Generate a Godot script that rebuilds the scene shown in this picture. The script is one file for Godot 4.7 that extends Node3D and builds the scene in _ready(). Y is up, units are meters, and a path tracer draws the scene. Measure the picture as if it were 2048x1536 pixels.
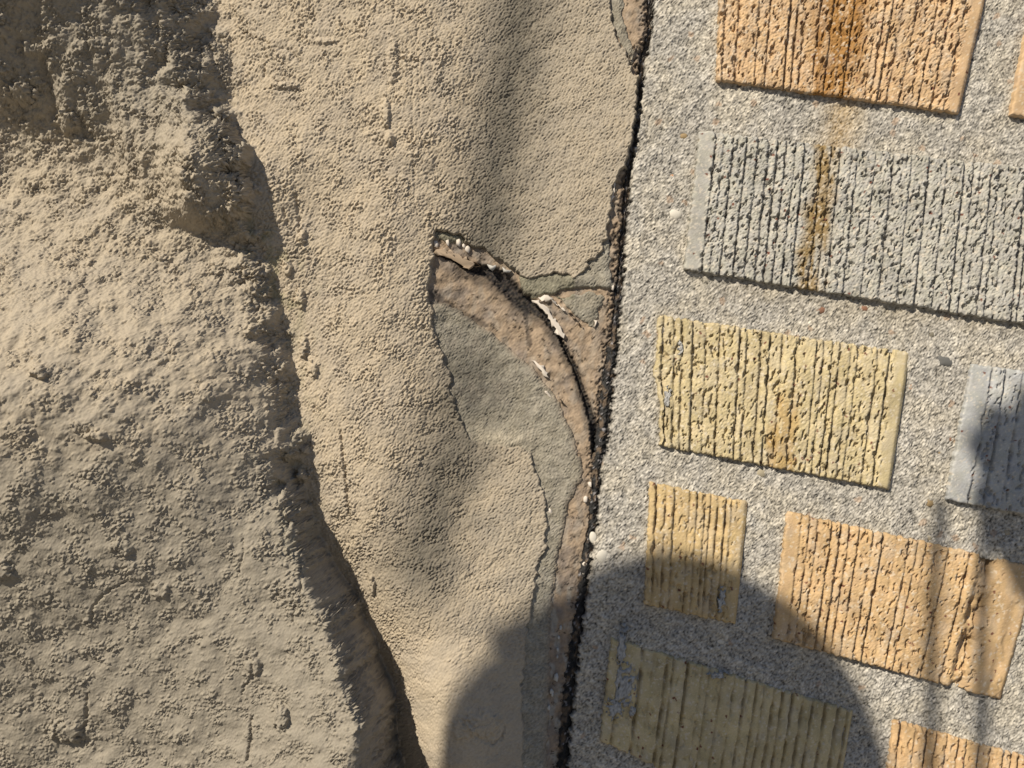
extends Node3D
# A close view of two walls that meet: folded tan roughcast on the left, concrete with ribbed bricks on the right.
# Plane units: 1 unit = S metres, x to the right, q downwards from the top of the view, z out of the wall.
const S := 0.00027
const CAM := 2296.0
const STEP := 2.0
const SUN_X := 0.72
const SUN_Y := 0.92

var rng := RandomNumberGenerator.new()
var taken := {}
var lenses := {}

func _ready() -> void:
	rng.seed = 71
	var cam := Camera3D.new()
	cam.name = "camera"
	cam.position = Vector3(0, 0, CAM * S)
	cam.fov = rad_to_deg(2.0 * atan(768.0 / CAM))
	cam.near = 0.02
	cam.far = 400.0
	add_child(cam)
	cam.current = true
	var env := Environment.new()
	env.background_mode = Environment.BG_SKY
	var sky_mat := ProceduralSkyMaterial.new()
	sky_mat.sky_top_color = Color(0.40, 0.49, 0.64)
	sky_mat.sky_horizon_color = Color(0.68, 0.72, 0.77)
	sky_mat.ground_bottom_color = Color(0.33, 0.32, 0.30)
	sky_mat.ground_horizon_color = Color(0.50, 0.52, 0.54)
	sky_mat.sky_curve = 0.15
	sky_mat.sky_energy_multiplier = 0.85
	var sky := Sky.new()
	sky.sky_material = sky_mat
	env.sky = sky
	env.tonemap_mode = Environment.TONE_MAPPER_LINEAR
	env.tonemap_exposure = 1.2
	env.sdfgi_enabled = true
	env.ssao_enabled = true
	env.ssil_enabled = true
	var we := WorldEnvironment.new()
	we.name = "world"
	we.environment = env
	add_child(we)
	var sun := DirectionalLight3D.new()
	sun.name = "sun"
	sun.light_energy = 1.5
	sun.light_color = Color(1.0, 0.955, 0.88)
	sun.light_angular_distance = 0.5
	sun.shadow_enabled = true
	add_child(sun)
	sun.look_at_from_position(Vector3.ZERO, Vector3(SUN_X, -SUN_Y, -1.0), Vector3.UP)

	make_noises()
	build_ground()
	build_concrete_wall()
	build_plaster_wall()
	build_joint()
	build_person()

# ------------------------------------------------------------------ small helpers

func numbered(called: String) -> String:
	if not taken.has(called):
		taken[called] = 0
		return called
	taken[called] += 1
	return "%s_%03d" % [called, taken[called]]

func thing(called: String, label: String, category: String) -> Node3D:
	var o := Node3D.new()
	o.name = numbered(called)
	o.set_meta("label", label)
	o.set_meta("category", category)
	add_child(o)
	return o

func part(called: String, mesh: Mesh, mat: Material, parent: Node, label := "") -> MeshInstance3D:
	var o := MeshInstance3D.new()
	o.name = numbered(called)
	o.mesh = mesh
	o.material_override = mat
	if label:
		o.set_meta("label", label)
	parent.add_child(o, true)
	return o

func w(p: float, q: float, z: float) -> Vector3:
	return Vector3((p - 1024.0) * S, (768.0 - q) * S, z * S)

func seen(u: float, v: float, z: float) -> Vector3:
	# a control point of the relief: where it lies on the wall when it stands z out of it
	var k := 1.0 - z / CAM
	return Vector3(1024.0 + (u - 1024.0) * k, 768.0 + (v - 768.0) * k, z)

func noise(freq: float, seed_: int, octaves := 1) -> FastNoiseLite:
	var n := FastNoiseLite.new()
	n.noise_type = FastNoiseLite.TYPE_SIMPLEX
	n.seed = seed_
	n.frequency = freq
	if octaves > 1:
		n.fractal_type = FastNoiseLite.FRACTAL_FBM
		n.fractal_octaves = octaves
	else:
		n.fractal_type = FastNoiseLite.FRACTAL_NONE
	return n

var n_big: FastNoiseLite
var n_mid: FastNoiseLite
var n_clump: FastNoiseLite
var n_nod: FastNoiseLite
var n_grain: FastNoiseLite
var n_fine: FastNoiseLite
var n_tint: FastNoiseLite
var n_cell: FastNoiseLite
var n_cell2: FastNoiseLite
var n_edge: FastNoiseLite
var n_dot: FastNoiseLite
var n_has: FastNoiseLite
var n_tear: FastNoiseLite

func make_noises() -> void:
	n_big = noise(1.0 / 170.0, 11, 3)
	n_mid = noise(1.0 / 42.0, 12, 3)
	n_clump = noise(1.0 / 75.0, 13, 3)
	n_nod = noise(1.0 / 10.5, 14)
	n_grain = noise(1.0 / 6.0, 15, 2)
	n_fine = noise(1.0 / 4.0, 16)
	n_tint = noise(1.0 / 120.0, 17, 4)
	n_tear = noise(1.0 / 21.0, 23, 3)
	n_edge = noise(1.0 / 16.0, 18, 3)
	n_cell = FastNoiseLite.new()
	n_cell.noise_type = FastNoiseLite.TYPE_CELLULAR
	n_cell.cellular_return_type = FastNoiseLite.RETURN_CELL_VALUE
	n_cell.fractal_type = FastNoiseLite.FRACTAL_NONE
	n_cell.frequency = 1.0 / 3.4
	n_cell.seed = 19
	n_dot = FastNoiseLite.new()
	n_dot.noise_type = FastNoiseLite.TYPE_CELLULAR
	n_dot.cellular_return_type = FastNoiseLite.RETURN_DISTANCE
	n_dot.fractal_type = FastNoiseLite.FRACTAL_NONE
	n_dot.frequency = 1.0 / 7.2
	n_dot.seed = 21
	n_has = n_dot.duplicate()
	n_has.cellular_return_type = FastNoiseLite.RETURN_CELL_VALUE
	n_cell2 = n_cell.duplicate()
	n_cell2.frequency = 1.0 / 11.0
	n_cell2.seed = 20

func skin(rough := 0.93, spec := 0.3) -> StandardMaterial3D:
	var m := StandardMaterial3D.new()
	m.vertex_color_use_as_albedo = true
	m.roughness = rough
	m.metallic_specular = spec
	return m

func plain(c: Color, rough := 0.9) -> StandardMaterial3D:
	var m := StandardMaterial3D.new()
	m.albedo_color = c.linear_to_srgb()
	m.roughness = rough
	m.metallic_specular = 0.3
	return m

func axis(lo: float, hi: float, fine_lo: float, fine_hi: float, step := STEP) -> PackedFloat32Array:
	# even inside the fine part, ever wider steps outside it
	var before: Array[float] = []
	var x := fine_lo
	var d := step
	while x > lo:
		d = minf(d * 1.12, 11.0) if fine_lo - x < 330.0 else minf(d * 1.35, 260.0)
		x = maxf(x - d, lo)
		before.push_front(x)
	var out := PackedFloat32Array(before)
	var n := int(round((fine_hi - fine_lo) / step))
	for i in n + 1:
		out.append(fine_lo + i * step)
	x = fine_lo + n * step
	d = step
	while x < hi:
		d = minf(d * 1.12, 11.0) if x - (fine_lo + n * step) < 330.0 else minf(d * 1.35, 260.0)
		x = minf(x + d, hi)
		out.append(x)
	return out

func calmed(xs: PackedFloat32Array) -> PackedFloat32Array:
	# how much of the fine grain a grid of these steps can carry
	var out := PackedFloat32Array()
	for i in xs.size():
		var d := xs[mini(i + 1, xs.size() - 1)] - xs[maxi(i - 1, 0)]
		out.append(1.0 / (1.0 + pow(maxf(d * 0.5 - STEP, 0.0) / 7.0, 2.0)))
	return out

func sheet(P: PackedVector3Array, C: PackedColorArray, nx: int, ny: int, gone := PackedByteArray()) -> ArrayMesh:
	# a grid of points as one mesh; cells whose four corners are all marked gone are left out
	var N := PackedVector3Array()
	N.resize(nx * ny)
	for j in ny:
		var up := maxi(j - 1, 0) * nx
		var dn := mini(j + 1, ny - 1) * nx
		var r := j * nx
		for i in nx:
			var a := P[r + mini(i + 1, nx - 1)] - P[r + maxi(i - 1, 0)]
			var b := P[up + i] - P[dn + i]
			N[r + i] = a.cross(b).normalized()
	var I := PackedInt32Array()
	I.resize((nx - 1) * (ny - 1) * 6)
	var k := 0
	var some := gone.size() > 0
	for j in ny - 1:
		for i in nx - 1:
			var a := j * nx + i
			var c := a + nx
			if some and gone[a] and gone[a + 1] and gone[c] and gone[c + 1]:
				continue
			I[k] = a; I[k + 1] = a + 1; I[k + 2] = c
			I[k + 3] = a + 1; I[k + 4] = c + 1; I[k + 5] = c
			k += 6
	I.resize(k)
	var arr := []
	arr.resize(Mesh.ARRAY_MAX)
	arr[Mesh.ARRAY_VERTEX] = P
	arr[Mesh.ARRAY_NORMAL] = N
	arr[Mesh.ARRAY_COLOR] = C
	arr[Mesh.ARRAY_INDEX] = I
	var m := ArrayMesh.new()
	m.add_surface_from_arrays(Mesh.PRIMITIVE_TRIANGLES, arr)
	return m

func chain(pairs: Array, q: float) -> float:
	# the x of a line [[q, x], ...] that runs down the wall
	var n := pairs.size()
	if q <= pairs[0][0]:
		return pairs[0][1]
	for i in range(1, n):
		if q <= pairs[i][0]:
			var t: float = (q - pairs[i - 1][0]) / (pairs[i][0] - pairs[i - 1][0])
			return lerpf(pairs[i - 1][1], pairs[i][1], t)
	return pairs[n - 1][1]

func ragged(pts: Array, amount: float, piece := 7.0) -> PackedVector2Array:
	# the outline of a break: short pieces, each pushed off the line
	var out := PackedVector2Array()
	for i in pts.size():
		var a := Vector2(pts[i][0], pts[i][1])
		var b := Vector2(pts[(i + 1) % pts.size()][0], pts[(i + 1) % pts.size()][1])
		var n := maxi(1, int(a.distance_to(b) / piece))
		if a.distance_to(b) > 500.0:
			n = 1
		for k in n:
			var p := a.lerp(b, float(k) / n)
			out.append(p + amount * Vector2(n_edge.get_noise_2d(p.x * 1.7, p.y * 1.7), n_edge.get_noise_2d(p.x * 1.7 + 400.0, p.y * 1.7)) * 1.6)
	return out

func fill(polys: Array, xs: PackedFloat32Array, ys: PackedFloat32Array, soft := true) -> PackedFloat32Array:
	# 1 inside any of the outlines, 0 outside, the border softened over one cell
	var nx := xs.size()
	var ny := ys.size()
	var m := PackedFloat32Array()
	m.resize(nx * ny)
	for poly: PackedVector2Array in polys:
		var lo := 1e9
		var hi := -1e9
		for p in poly:
			lo = minf(lo, p.y)
			hi = maxf(hi, p.y)
		for j in ny:
			var q := ys[j]
			if q < lo or q > hi:
				continue
			var cuts: Array[float] = []
			for a in poly.size():
				var s := poly[a]
				var e := poly[(a + 1) % poly.size()]
				if (s.y <= q) != (e.y <= q):
					cuts.append(s.x + (q - s.y) / (e.y - s.y) * (e.x - s.x))
			cuts.sort()
			var c := 0
			while c + 1 < cuts.size():
				for i in range(xs.bsearch(cuts[c]), xs.bsearch(cuts[c + 1])):
					m[j * nx + i] = 1.0
				c += 2
	if not soft:
		return m
	var out := m.duplicate()
	for j in range(1, ny - 1):
		for i in range(1, nx - 1):
			var k := j * nx + i
			var v := m[k]
			if v != m[k - 1] or v != m[k + 1] or v != m[k - nx] or v != m[k + nx]:
				out[k] = 0.4 * v + 0.15 * (m[k - 1] + m[k + 1] + m[k - nx] + m[k + nx])
	return out

# ------------------------------------------------------------------ smooth surface through control points

func tps_solve(pts: Array) -> PackedFloat64Array:
	var n := pts.size()
	var m := n + 3
	var A: Array = []
	for i in m:
		var row := PackedFloat64Array()
		row.resize(m + 1)
		A.append(row)
	for i in n:
		for j in n:
			var d2 := (Vector2(pts[i].x, pts[i].y) - Vector2(pts[j].x, pts[j].y)).length_squared() * 1e-4
			A[i][j] = 0.0 if d2 <= 0.0 else d2 * log(d2)
		A[i][i] += 0.6
		A[i][n] = 1.0
		A[i][n + 1] = pts[i].x * 0.01
		A[i][n + 2] = pts[i].y * 0.01
		A[n][i] = 1.0
		A[n + 1][i] = pts[i].x * 0.01
		A[n + 2][i] = pts[i].y * 0.01
		A[i][m] = pts[i].z
	for c in m:
		var best := c
		for r in range(c + 1, m):
			if absf(A[r][c]) > absf(A[best][c]):
				best = r
		var tmp = A[c]
		A[c] = A[best]
		A[best] = tmp
		for r in range(c + 1, m):
			var f: float = A[r][c] / A[c][c]
			if f == 0.0:
				continue
			for k in range(c, m + 1):
				A[r][k] -= f * A[c][k]
	var x := PackedFloat64Array()
	x.resize(m)
	for c in range(m - 1, -1, -1):
		var s: float = A[c][m]
		for k in range(c + 1, m):
			s -= A[c][k] * x[k]
		x[c] = s / A[c][c]
	return x

const G0 := -420.0
const GSTEP := 14.0
const GNX := 128
const GNY := 172

func tps_grid(pts: Array) -> PackedFloat32Array:
	var c := tps_solve(pts)
	var n := pts.size()
	var px := PackedFloat32Array()
	var py := PackedFloat32Array()
	for p in pts:
		px.append(p.x * 0.01)
		py.append(p.y * 0.01)
	var g := PackedFloat32Array()
	g.resize(GNX * GNY)
	for j in GNY:
		var y := (G0 + j * GSTEP) * 0.01
		for i in GNX:
			var x := (G0 + i * GSTEP) * 0.01
			var v := c[n] + c[n + 1] * x + c[n + 2] * y
			for k in n:
				var dx := x - px[k]
				var dy := y - py[k]
				var d2 := dx * dx + dy * dy
				if d2 > 1e-9:
					v += c[k] * d2 * log(d2)
			g[j * GNX + i] = v
	return g

func resample(g: PackedFloat32Array, xs: PackedFloat32Array, ys: PackedFloat32Array) -> PackedFloat32Array:
	var nx := xs.size()
	var ny := ys.size()
	var tmp := PackedFloat32Array()
	tmp.resize(GNX)
	var out := PackedFloat32Array()
	out.resize(nx * ny)
	for j in ny:
		var t := clampf((ys[j] - G0) / GSTEP, 1.0, GNY - 2.01)
		var r := int(t)
		t -= r
		for i in GNX:
			tmp[i] = cubic_interpolate(g[r * GNX + i], g[(r + 1) * GNX + i], g[(r - 1) * GNX + i], g[(r + 2) * GNX + i], t)
		for i in nx:
			var s := clampf((xs[i] - G0) / GSTEP, 1.0, GNX - 2.01)
			var k := int(s)
			out[j * nx + i] = cubic_interpolate(tmp[k], tmp[k + 1], tmp[k - 1], tmp[k + 2], s - k)
	return out

func controls(rows: Array) -> Array:
	var out := []
	for r in rows:
		out.append(seen(r[0], r[1], r[2]))
	return out

# ------------------------------------------------------------------ the seam between the two walls

const SEAM := [[-400, 1318], [0, 1300], [60, 1298], [110, 1287], [150, 1280], [200, 1276], [260, 1270], [330, 1256], [400, 1250], [480, 1245], [560, 1240], [620, 1234], [700, 1226], [790, 1214], [870, 1208], [930, 1196], [1010, 1190], [1080, 1180], [1130, 1172], [1250, 1157], [1350, 1143], [1440, 1134], [1536, 1126], [1900, 1095]]

func seam(q: float) -> float:
	return chain(SEAM, q) + 3.5 * n_edge.get_noise_2d(40.0, q * 0.9)

func seam_half(q: float) -> float:
	return 4.2 + 1.8 * smoothstep(500.0, 700.0, q) + 2.5 * n_edge.get_noise_2d(900.0, q * 0.5) + 1.0 * smoothstep(1000.0, 1500.0, q) + 3.0 * (smoothstep(640.0, 760.0, q) - smoothstep(860.0, 930.0, q))

# ------------------------------------------------------------------ tan wall

const RIDGE := [[-420, 285], [-100, 318], [0, 345], [100, 382], [200, 425], [300, 462], [380, 474], [440, 470], [480, 490], [520, 530], [603, 549], [664, 556], [739, 563], [801, 575], [876, 582], [960, 572], [1036, 573], [1142, 603], [1238, 650], [1318, 673], [1405, 704], [1450, 722], [1536, 714], [1960, 790]]

const LEFT := [
	[-350, -300, 380], [0, -300, 380], [300, -300, 200], [-60, -60, 325], [10, -30, 296], [50, 40, 240], [90, 110, 215], [-60, 200, 175], [40, 280, 122], [150, 60, 226], [220, 180, 176], [150, 290, 126], [300, 60, 190], [330, 200, 165],
	[400, 300, 165], [300, 330, 138], [-60, 400, 120], [60, 430, 124], [200, 450, 120], [330, 490, 108], [430, 530, 106], [-60, 600, 208], [80, 600, 206], [230, 600, 182], [380, 640, 150], [500, 640, 108],
	[-60, 770, 292], [100, 770, 276], [280, 770, 228], [430, 780, 180], [540, 780, 104], [-60, 870, 300], [100, 880, 270], [300, 890, 222], [450, 910, 172], [570, 930, 104],
	[-60, 1150, 205], [150, 1150, 186], [350, 1150, 160], [520, 1150, 140], [610, 1120, 140], [-60, 1400, 100], [150, 1400, 94], [380, 1400, 98], [560, 1400, 116], [670, 1350, 148],
	[-60, 1600, 15], [200, 1600, 25], [450, 1600, 60], [640, 1580, 138], [720, 1560, 152], [-350, 500, 170], [-350, 1000, 260], [-350, 1500, 80], [0, 1900, -60], [400, 1900, -20], [800, 1900, 100]]

const RIGHT := [
	[330, -300, 60], [600, -300, 66], [850, -300, 54], [1050, -300, 16], [1250, -300, 8], [440, 60, 70], [560, 60, 72], [700, 60, 66], [850, 60, 56], [960, 60, 30], [1050, 60, 12], [1160, 60, 10], [1260, 60, 12],
	[520, 250, 76], [650, 250, 70], [770, 260, 66], [870, 260, 54], [970, 260, 24], [1040, 260, 8], [1150, 260, 10], [1230, 260, 14], [500, 330, 92], [535, 400, 92], [565, 470, 78], [615, 440, 58], [740, 450, 66], [850, 450, 48], [950, 450, 18], [1020, 470, 6], [1120, 480, 10], [1200, 480, 12],
	[560, 640, 46], [610, 650, 40], [700, 650, 60], [800, 650, 52], [880, 650, 26], [960, 680, 6], [1060, 700, 2], [1150, 700, 0], [590, 850, 44], [640, 860, 36], [720, 860, 52], [800, 850, 44], [880, 850, 18], [960, 850, 4], [1060, 860, 2], [1170, 880, -2],
	[640, 1020, 14], [690, 1030, 28], [760, 1040, 40], [850, 1040, 24], [930, 1030, 6], [1020, 1020, 10], [1100, 1040, 4], [700, 1180, -50], [760, 1200, 0], [820, 1210, 36], [900, 1200, 28], [980, 1200, 18], [1060, 1220, 8], [1130, 1200, -2],
	[760, 1340, -110], [810, 1380, -40], [850, 1380, 32], [930, 1380, 36], [1010, 1380, 22], [1080, 1380, 2], [800, 1520, -130], [842, 1536, -50], [885, 1530, 40], [960, 1530, 38], [1030, 1536, 20], [1090, 1530, -2], [850, 1800, -50], [960, 1800, 40], [1080, 1800, 10],
	[300, 700, -60], [300, 1200, -100], [300, 300, 0]]

const HOLE := [[872, 468], [890, 470], [905, 467], [925, 473], [930, 488], [960, 498], [985, 512], [1003, 525], [1030, 538], [1042, 556], [1075, 556], [1100, 549], [1130, 549], [1145, 560], [1165, 545], [1185, 520], [1200, 505], [1212, 480], [1218, 440], [1226, 380], [1234, 352], [1248, 340], [1256, 322], [1360, 322], [1360, 2000], [1010, 2000], [1045, 1560], [1048, 1440], [1045, 1370], [1052, 1300], [1058, 1240], [1066, 1195], [1078, 1140], [1092, 1090], [1096, 1030], [1088, 980], [1072, 945], [1062, 910], [1050, 897], [1010, 890], [985, 888], [945, 880], [935, 862], [920, 830], [905, 790], [900, 745], [888, 700], [876, 670], [868, 640], [862, 600], [862, 560], [870, 520]]
const TOP_HOLE := [[1212, -400], [1216, -60], [1220, 20], [1228, 55], [1245, 95], [1262, 128], [1266, 150], [1360, 150], [1360, -400]]
const MORTAR := [
	[[866, 600], [905, 612], [950, 640], [990, 668], [1030, 705], [1065, 730], [1090, 762], [1110, 790], [1130, 830], [1150, 880], [1168, 930], [1165, 960], [1140, 1010], [1132, 1060], [1120, 1110], [1112, 1160], [1105, 1220], [1102, 1300], [1100, 1400], [1095, 1536], [1060, 2000], [960, 2000], [1000, 1000], [880, 900], [840, 700]],
	[[1036, 552], [1075, 545], [1130, 540], [1160, 538], [1212, 465], [1222, 480], [1222, 540], [1228, 578], [1180, 576], [1135, 577], [1110, 585], [1065, 598], [1048, 590]],
	[[1110, 593], [1150, 587], [1180, 584], [1212, 594], [1200, 620], [1192, 655], [1180, 657], [1150, 632], [1125, 608]],
	[[1208, -400], [1214, -60], [1216, 20], [1224, 55], [1241, 95], [1262, 136], [1270, 110], [1256, 70], [1250, 30], [1245, -400]],
	[[1232, 346], [1224, 400], [1216, 450], [1222, 452], [1228, 400], [1238, 360]],
	[[868, 464], [925, 470], [935, 490], [900, 492], [876, 484]]]

const TAR_AND_CAVITY := [[868, 508, 5], [905, 518, 6], [935, 533, 10], [975, 543, 14], [1000, 556, 20], [1030, 588, 20], [1050, 605, 22], [1085, 628, 8], [1118, 672, 5], [1150, 735, 6], [1172, 800, 6], [1188, 850, 9], [1193, 905, 12]]  # tar along the crack; its wide middle also paints the cavity shade black
const SMUDGES := [[[930, 540, 22], [1000, 565, 30], [1050, 612, 30], [1085, 640, 16], [1118, 684, 13], [1150, 742, 15], [1172, 806, 14], [1188, 856, 18]], [[1052, 612, 8], [1054, 650, 4], [1060, 690, 6]], [[866, 590, 9], [915, 622, 6], [960, 645, 8], [975, 652, 5]], [[1228, 470, 6], [1216, 500, 3]], [[1236, 640, 5], [1205, 668, 3]]]
const CRACKS := [
	[[[185, 1240, 5], [190, 1215, 5], [203, 1195, 4], [230, 1175, 3], [262, 1158, 2]], 7.0],
	[[[486, 1080, 3], [488, 1105, 4], [480, 1130, 5], [474, 1155, 3]], 6.0],
	[[[592, 1100, 4], [598, 1140, 6], [600, 1185, 5]], 9.0], [[[588, 1215, 4], [582, 1248, 4]], 6.0],
	[[[500, 1335, 5], [497, 1365, 7], [478, 1385, 4], [474, 1400, 3]], 8.0], [[[492, 1450, 5], [488, 1500, 8], [482, 1540, 6]], 11.0],
	[[[155, 1400, 4], [150, 1440, 5], [145, 1470, 7], [125, 1500, 6]], 9.0], [[[45, 855, 3], [42, 880, 5], [20, 898, 5]], 7.0],
	[[[682, 860, 4], [690, 930, 5], [694, 990, 5], [698, 1040, 4]], 10.0], [[[716, 1090, 3], [722, 1130, 3], [732, 1170, 4]], 5.0],
	[[[575, 375, 4], [583, 420, 6], [584, 455, 6]], 8.0], [[[552, 405, 3], [560, 440, 5]], 7.0],
	[[[805, 30, 2], [830, 95, 3], [852, 180, 3], [856, 210, 2]], 4.0], [[[838, 0, 2], [836, 90, 3], [842, 240, 3]], 3.5], [[[792, 0, 3], [790, 60, 3]], 3.5], [[[826, 120, 2], [828, 300, 3], [832, 420, 2]], 3.0],
	[[[538, 72, 3], [566, 76, 5], [584, 100, 4]], 6.0], [[[512, 108, 4], [510, 135, 5]], 7.0], [[[514, 158, 3], [536, 155, 5]], 6.0], [[[455, 30, 3], [490, 52, 4], [522, 62, 4]], 6.0],
	[[[1010, 1470, 4], [985, 1490, 3], [975, 1480, 3]], 5.0], [[[1010, 1455, 3], [1002, 1485, 4]], 5.0], [[[925, 1440, 5], [950, 1470, 4], [985, 1492, 3]], 3.5], [[[1000, 1375, 3], [985, 1383, 3]], 4.0]]
const LUMPS := [[140, 748, 17, 12, 15], [240, 868, 20, 9, 12], [20, 880, 26, 20, 16], [560, 1445, 16, 26, 15], [110, 1490, 34, 26, 14], [505, 1340, 16, 20, 10], [140, 250, 26, 20, 16], [45, 90, 28, 30, 14], [110, 125, 26, 14, 12], [65, 200, 28, 18, 14], [500, 540, 17, 18, 9], [498, 660, 12, 16, 9], [465, 300, 14, 20, 10], [560, 530, 10, 14, 9], [740, 1178, 8, 22, 10], [270, 1090, 22, 13, 6], [35, 1130, 26, 20, 9], [330, 1180, 18, 18, 7], [975, 1450, 36, 30, 6], [930, 1460, 28, 24, 5], [590, 460, 8, 20, 8], [590, 690, 10, 24, 10], [585, 590, 10, 22, 10], [610, 740, 9, 20, 9]]
const DRIPS := [[777, 232, 9, 34, 8], [784, 285, 8, 12, 10], [560, 152, 26, 8, 6], [660, 92, 30, 6, 5], [860, 330, 16, 20, 3], [790, 130, 10, 60, 4], [880, 130, 12, 40, 2.5]]

var cx: PackedFloat32Array
var cy: PackedFloat32Array
var base: PackedFloat32Array

func cover(p: Vector3) -> Vector3:
	return p

func build_plaster_wall() -> void:
	var wall := thing("plaster_wall", "tan painted roughcast wall with deep folds and peeling patch, left of the black seam", "wall")
	var ridge := []
	for r in RIDGE:
		var s := seen(r[1], r[0], 130.0)
		ridge.append([s.y, s.x])
	cx = axis(-3300.0, 1322.0, -70.0, 1322.0)
	cy = axis(-2600.0, 5210.0, -36.0, 1572.0)
	var nx := cx.size()
	var ny := cy.size()
	var L := resample(tps_grid(controls(LEFT)), cx, cy)
	var R := resample(tps_grid(controls(RIGHT)), cx, cy)
	base = PackedFloat32Array()
	base.resize(nx * ny)
	var H := PackedFloat32Array()
	H.resize(nx * ny)
	var C := PackedColorArray()
	C.resize(nx * ny)
	var G := PackedFloat32Array()
	G.resize(nx * ny)
	var nose := seen(396, 372, 190)
	var under_x := PackedFloat32Array()
	for i in nx:
		under_x.append(chain([[-400, 225], [0, 272], [100, 300], [200, 345], [300, 412], [380, 462], [470, 492]], cx[i]) + 14.0 * n_mid.get_noise_2d(cx[i], 5.0))
	var tan_a := Color(0.468, 0.398, 0.300)
	var tan_b := Color(0.415, 0.360, 0.285)
	var dull := Color(0.308, 0.277, 0.225)
	var dark_tone := Color(0.145, 0.132, 0.108)
	var moss := Color(0.20, 0.205, 0.10)
	for j in ny:
		var q := cy[j]
		var qn := clampf(q, -420.0, 1960.0)
		var crisp := smoothstep(980.0, 1150.0, q)
		var edge := chain(ridge, qn) + 9.0 * n_mid.get_noise_2d(500.0, q * 0.6)
		var waist := smoothstep(460.0, 580.0, q) * (1.0 - smoothstep(860.0, 1040.0, q))
		var gentle := 1.0 - smoothstep(160.0, 330.0, q)      # the upper flank leans, lower down it drops off
		var band_x := chain([[-400, 1060], [0, 1040], [150, 1022], [300, 1000], [500, 975], [700, 950], [850, 930], [1000, 880], [1150, 840], [1300, 900]], q)
		for i in nx:
			var k := j * nx + i
			var p := cx[i]
			var d := p - edge + 22.0 * (1.0 - crisp) * n_mid.get_noise_2d(p * 0.7 + 800.0, q * 0.55)
			var l := L[k]
			# the nose: a lump that grows downwards and is cut off below
			var un := (p - nose.x) / 100.0
			var vn := q - nose.y
			var bulge := exp(-un * un) * smoothstep(-230.0, 20.0, vn) * (1.0 - smoothstep(38.0, 84.0, vn + 16.0 * absf(un)))
			l += 52.0 * bulge
			# the upper lump overhangs the slope below it
			var e0 := q - under_x[i]
			if e0 > -300.0 and e0 < 20.0:
				var cut := -4.0 + 14.0 * n_mid.get_noise_2d(p, q)
				l += (15.0 + 26.0 * n_clump.get_noise_2d(p * 0.7, 30.0)) * smoothstep(-280.0, -70.0, e0) * (1.0 - smoothstep(cut - 105.0, cut, e0)) * (1.0 - smoothstep(10.0, 60.0, d))
			var fall := maxf(0.0, d + lerpf(22.0 - 14.0 * crisp + 46.0 * waist, 110.0, gentle))
			var sharp := lerpf(lerpf(0.036, 0.010, waist), 0.09, crisp)
			l -= lerpf(fall * fall * sharp if fall < 1.2 / sharp else 1.44 / sharp + (fall - 1.2 / sharp) * lerpf(3.0, 5.0, crisp), fall * fall * 0.0042, gentle)
			var big := n_big.get_noise_2d(p, q)
			var mid := n_mid.get_noise_2d(p, q)
			var clump := n_clump.get_noise_2d(p, q)
			l += 9.0 * big + lerpf(4.5, 1.6, smoothstep(760.0, 950.0, q)) * mid
			var r := R[k] + 3.0 * big + 1.6 * mid
			var kk := lerpf(15.0, 55.0, gentle)
			var t := clampf(0.5 + 0.5 * (l - r) / kk, 0.0, 1.0)
			var b := lerpf(r, l, t) + kk * t * (1.0 - t)
			base[k] = r + 3.0 * big * 0.0
			# grain: loose nodules on a trowelled ground on the left mass, dense roughcast on the right
			var deep := b * 0.9
			var g1 := n_grain.get_noise_3d(p, q, deep)
			var g2 := n_fine.get_noise_3d(p, q, deep)
			var nod := n_nod.get_noise_3d(p, q, deep)
			var flank := smoothstep(-110.0, 10.0, d) * (1.0 - smoothstep(20.0, 160.0, d))
			var upper := smoothstep(760.0, 520.0, q)
			var rl := clampf(0.34 + 1.2 * clump + 0.35 * flank * (1.0 - 0.6 * crisp) + 0.22 * upper, 0.0, 1.2)
			var lines := n_edge.get_noise_2d((p * 0.97 - q * 0.20) * 0.16, (q * 0.97 + p * 0.20) * 0.8)
			var dots := 0.0
			if t > 0.02:
				# single nodules
				var dd := n_dot.get_noise_3d(p + 3.0 * g1, q + 2.0 * g2, deep) + 1.0
				var has := n_has.get_noise_3d(p + 3.0 * g1, q + 2.0 * g2, deep)
				var want := -1.0 + 1.55 * clampf(rl + 0.45 * lines + 0.10, 0.0, 1.0) + 0.16
				dots = (1.0 - smoothstep(0.12, 0.62 + 0.1 * g2, dd)) * smoothstep(want + 0.16, want - 0.16, has) * (3.0 + 1.5 * rl)
			var left_grain := dots + (0.45 + 0.9 * rl * rl + 0.6 * upper) * (0.7 * g1 + 1.7 * g2) + 2.4 * upper * rl * maxf(0.0, nod) + 0.45 * lines
			var lit_band := 1.0 - 0.62 * smoothstep(860.0, 1020.0, p)
			var soft := 1.0 - 0.55 * smoothstep(1150.0, 1400.0, q) * smoothstep(800.0, 870.0, p)
			var dens := clampf(0.75 + 1.1 * clump, 0.25, 1.5)
			var right_grain := (2.5 * g1 + 2.3 * g2 + 1.4 * n_edge.get_noise_2d(p * 1.15 + 60.0, q * 1.4) + 1.6 * maxf(0.0, nod - 0.1)) * lit_band * soft * dens - 3.6 * smoothstep(0.40, 0.8, n_nod.get_noise_2d(p * 1.6 + 700.0, q * 2.1)) * (1.0 - 0.35 * lit_band) * soft
			right_grain += 1.1 * n_edge.get_noise_2d(p * 0.6, q * 0.06) * (0.3 + 1.4 * maxf(0.0, clump)) * smoothstep(1000.0, 850.0, p)
			H[k] = b
			G[k] = lerpf(0.9 * right_grain, left_grain * (0.9 + 0.7 * flank), t)
			# paint
			var tint := n_tint.get_noise_2d(p, q)
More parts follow.
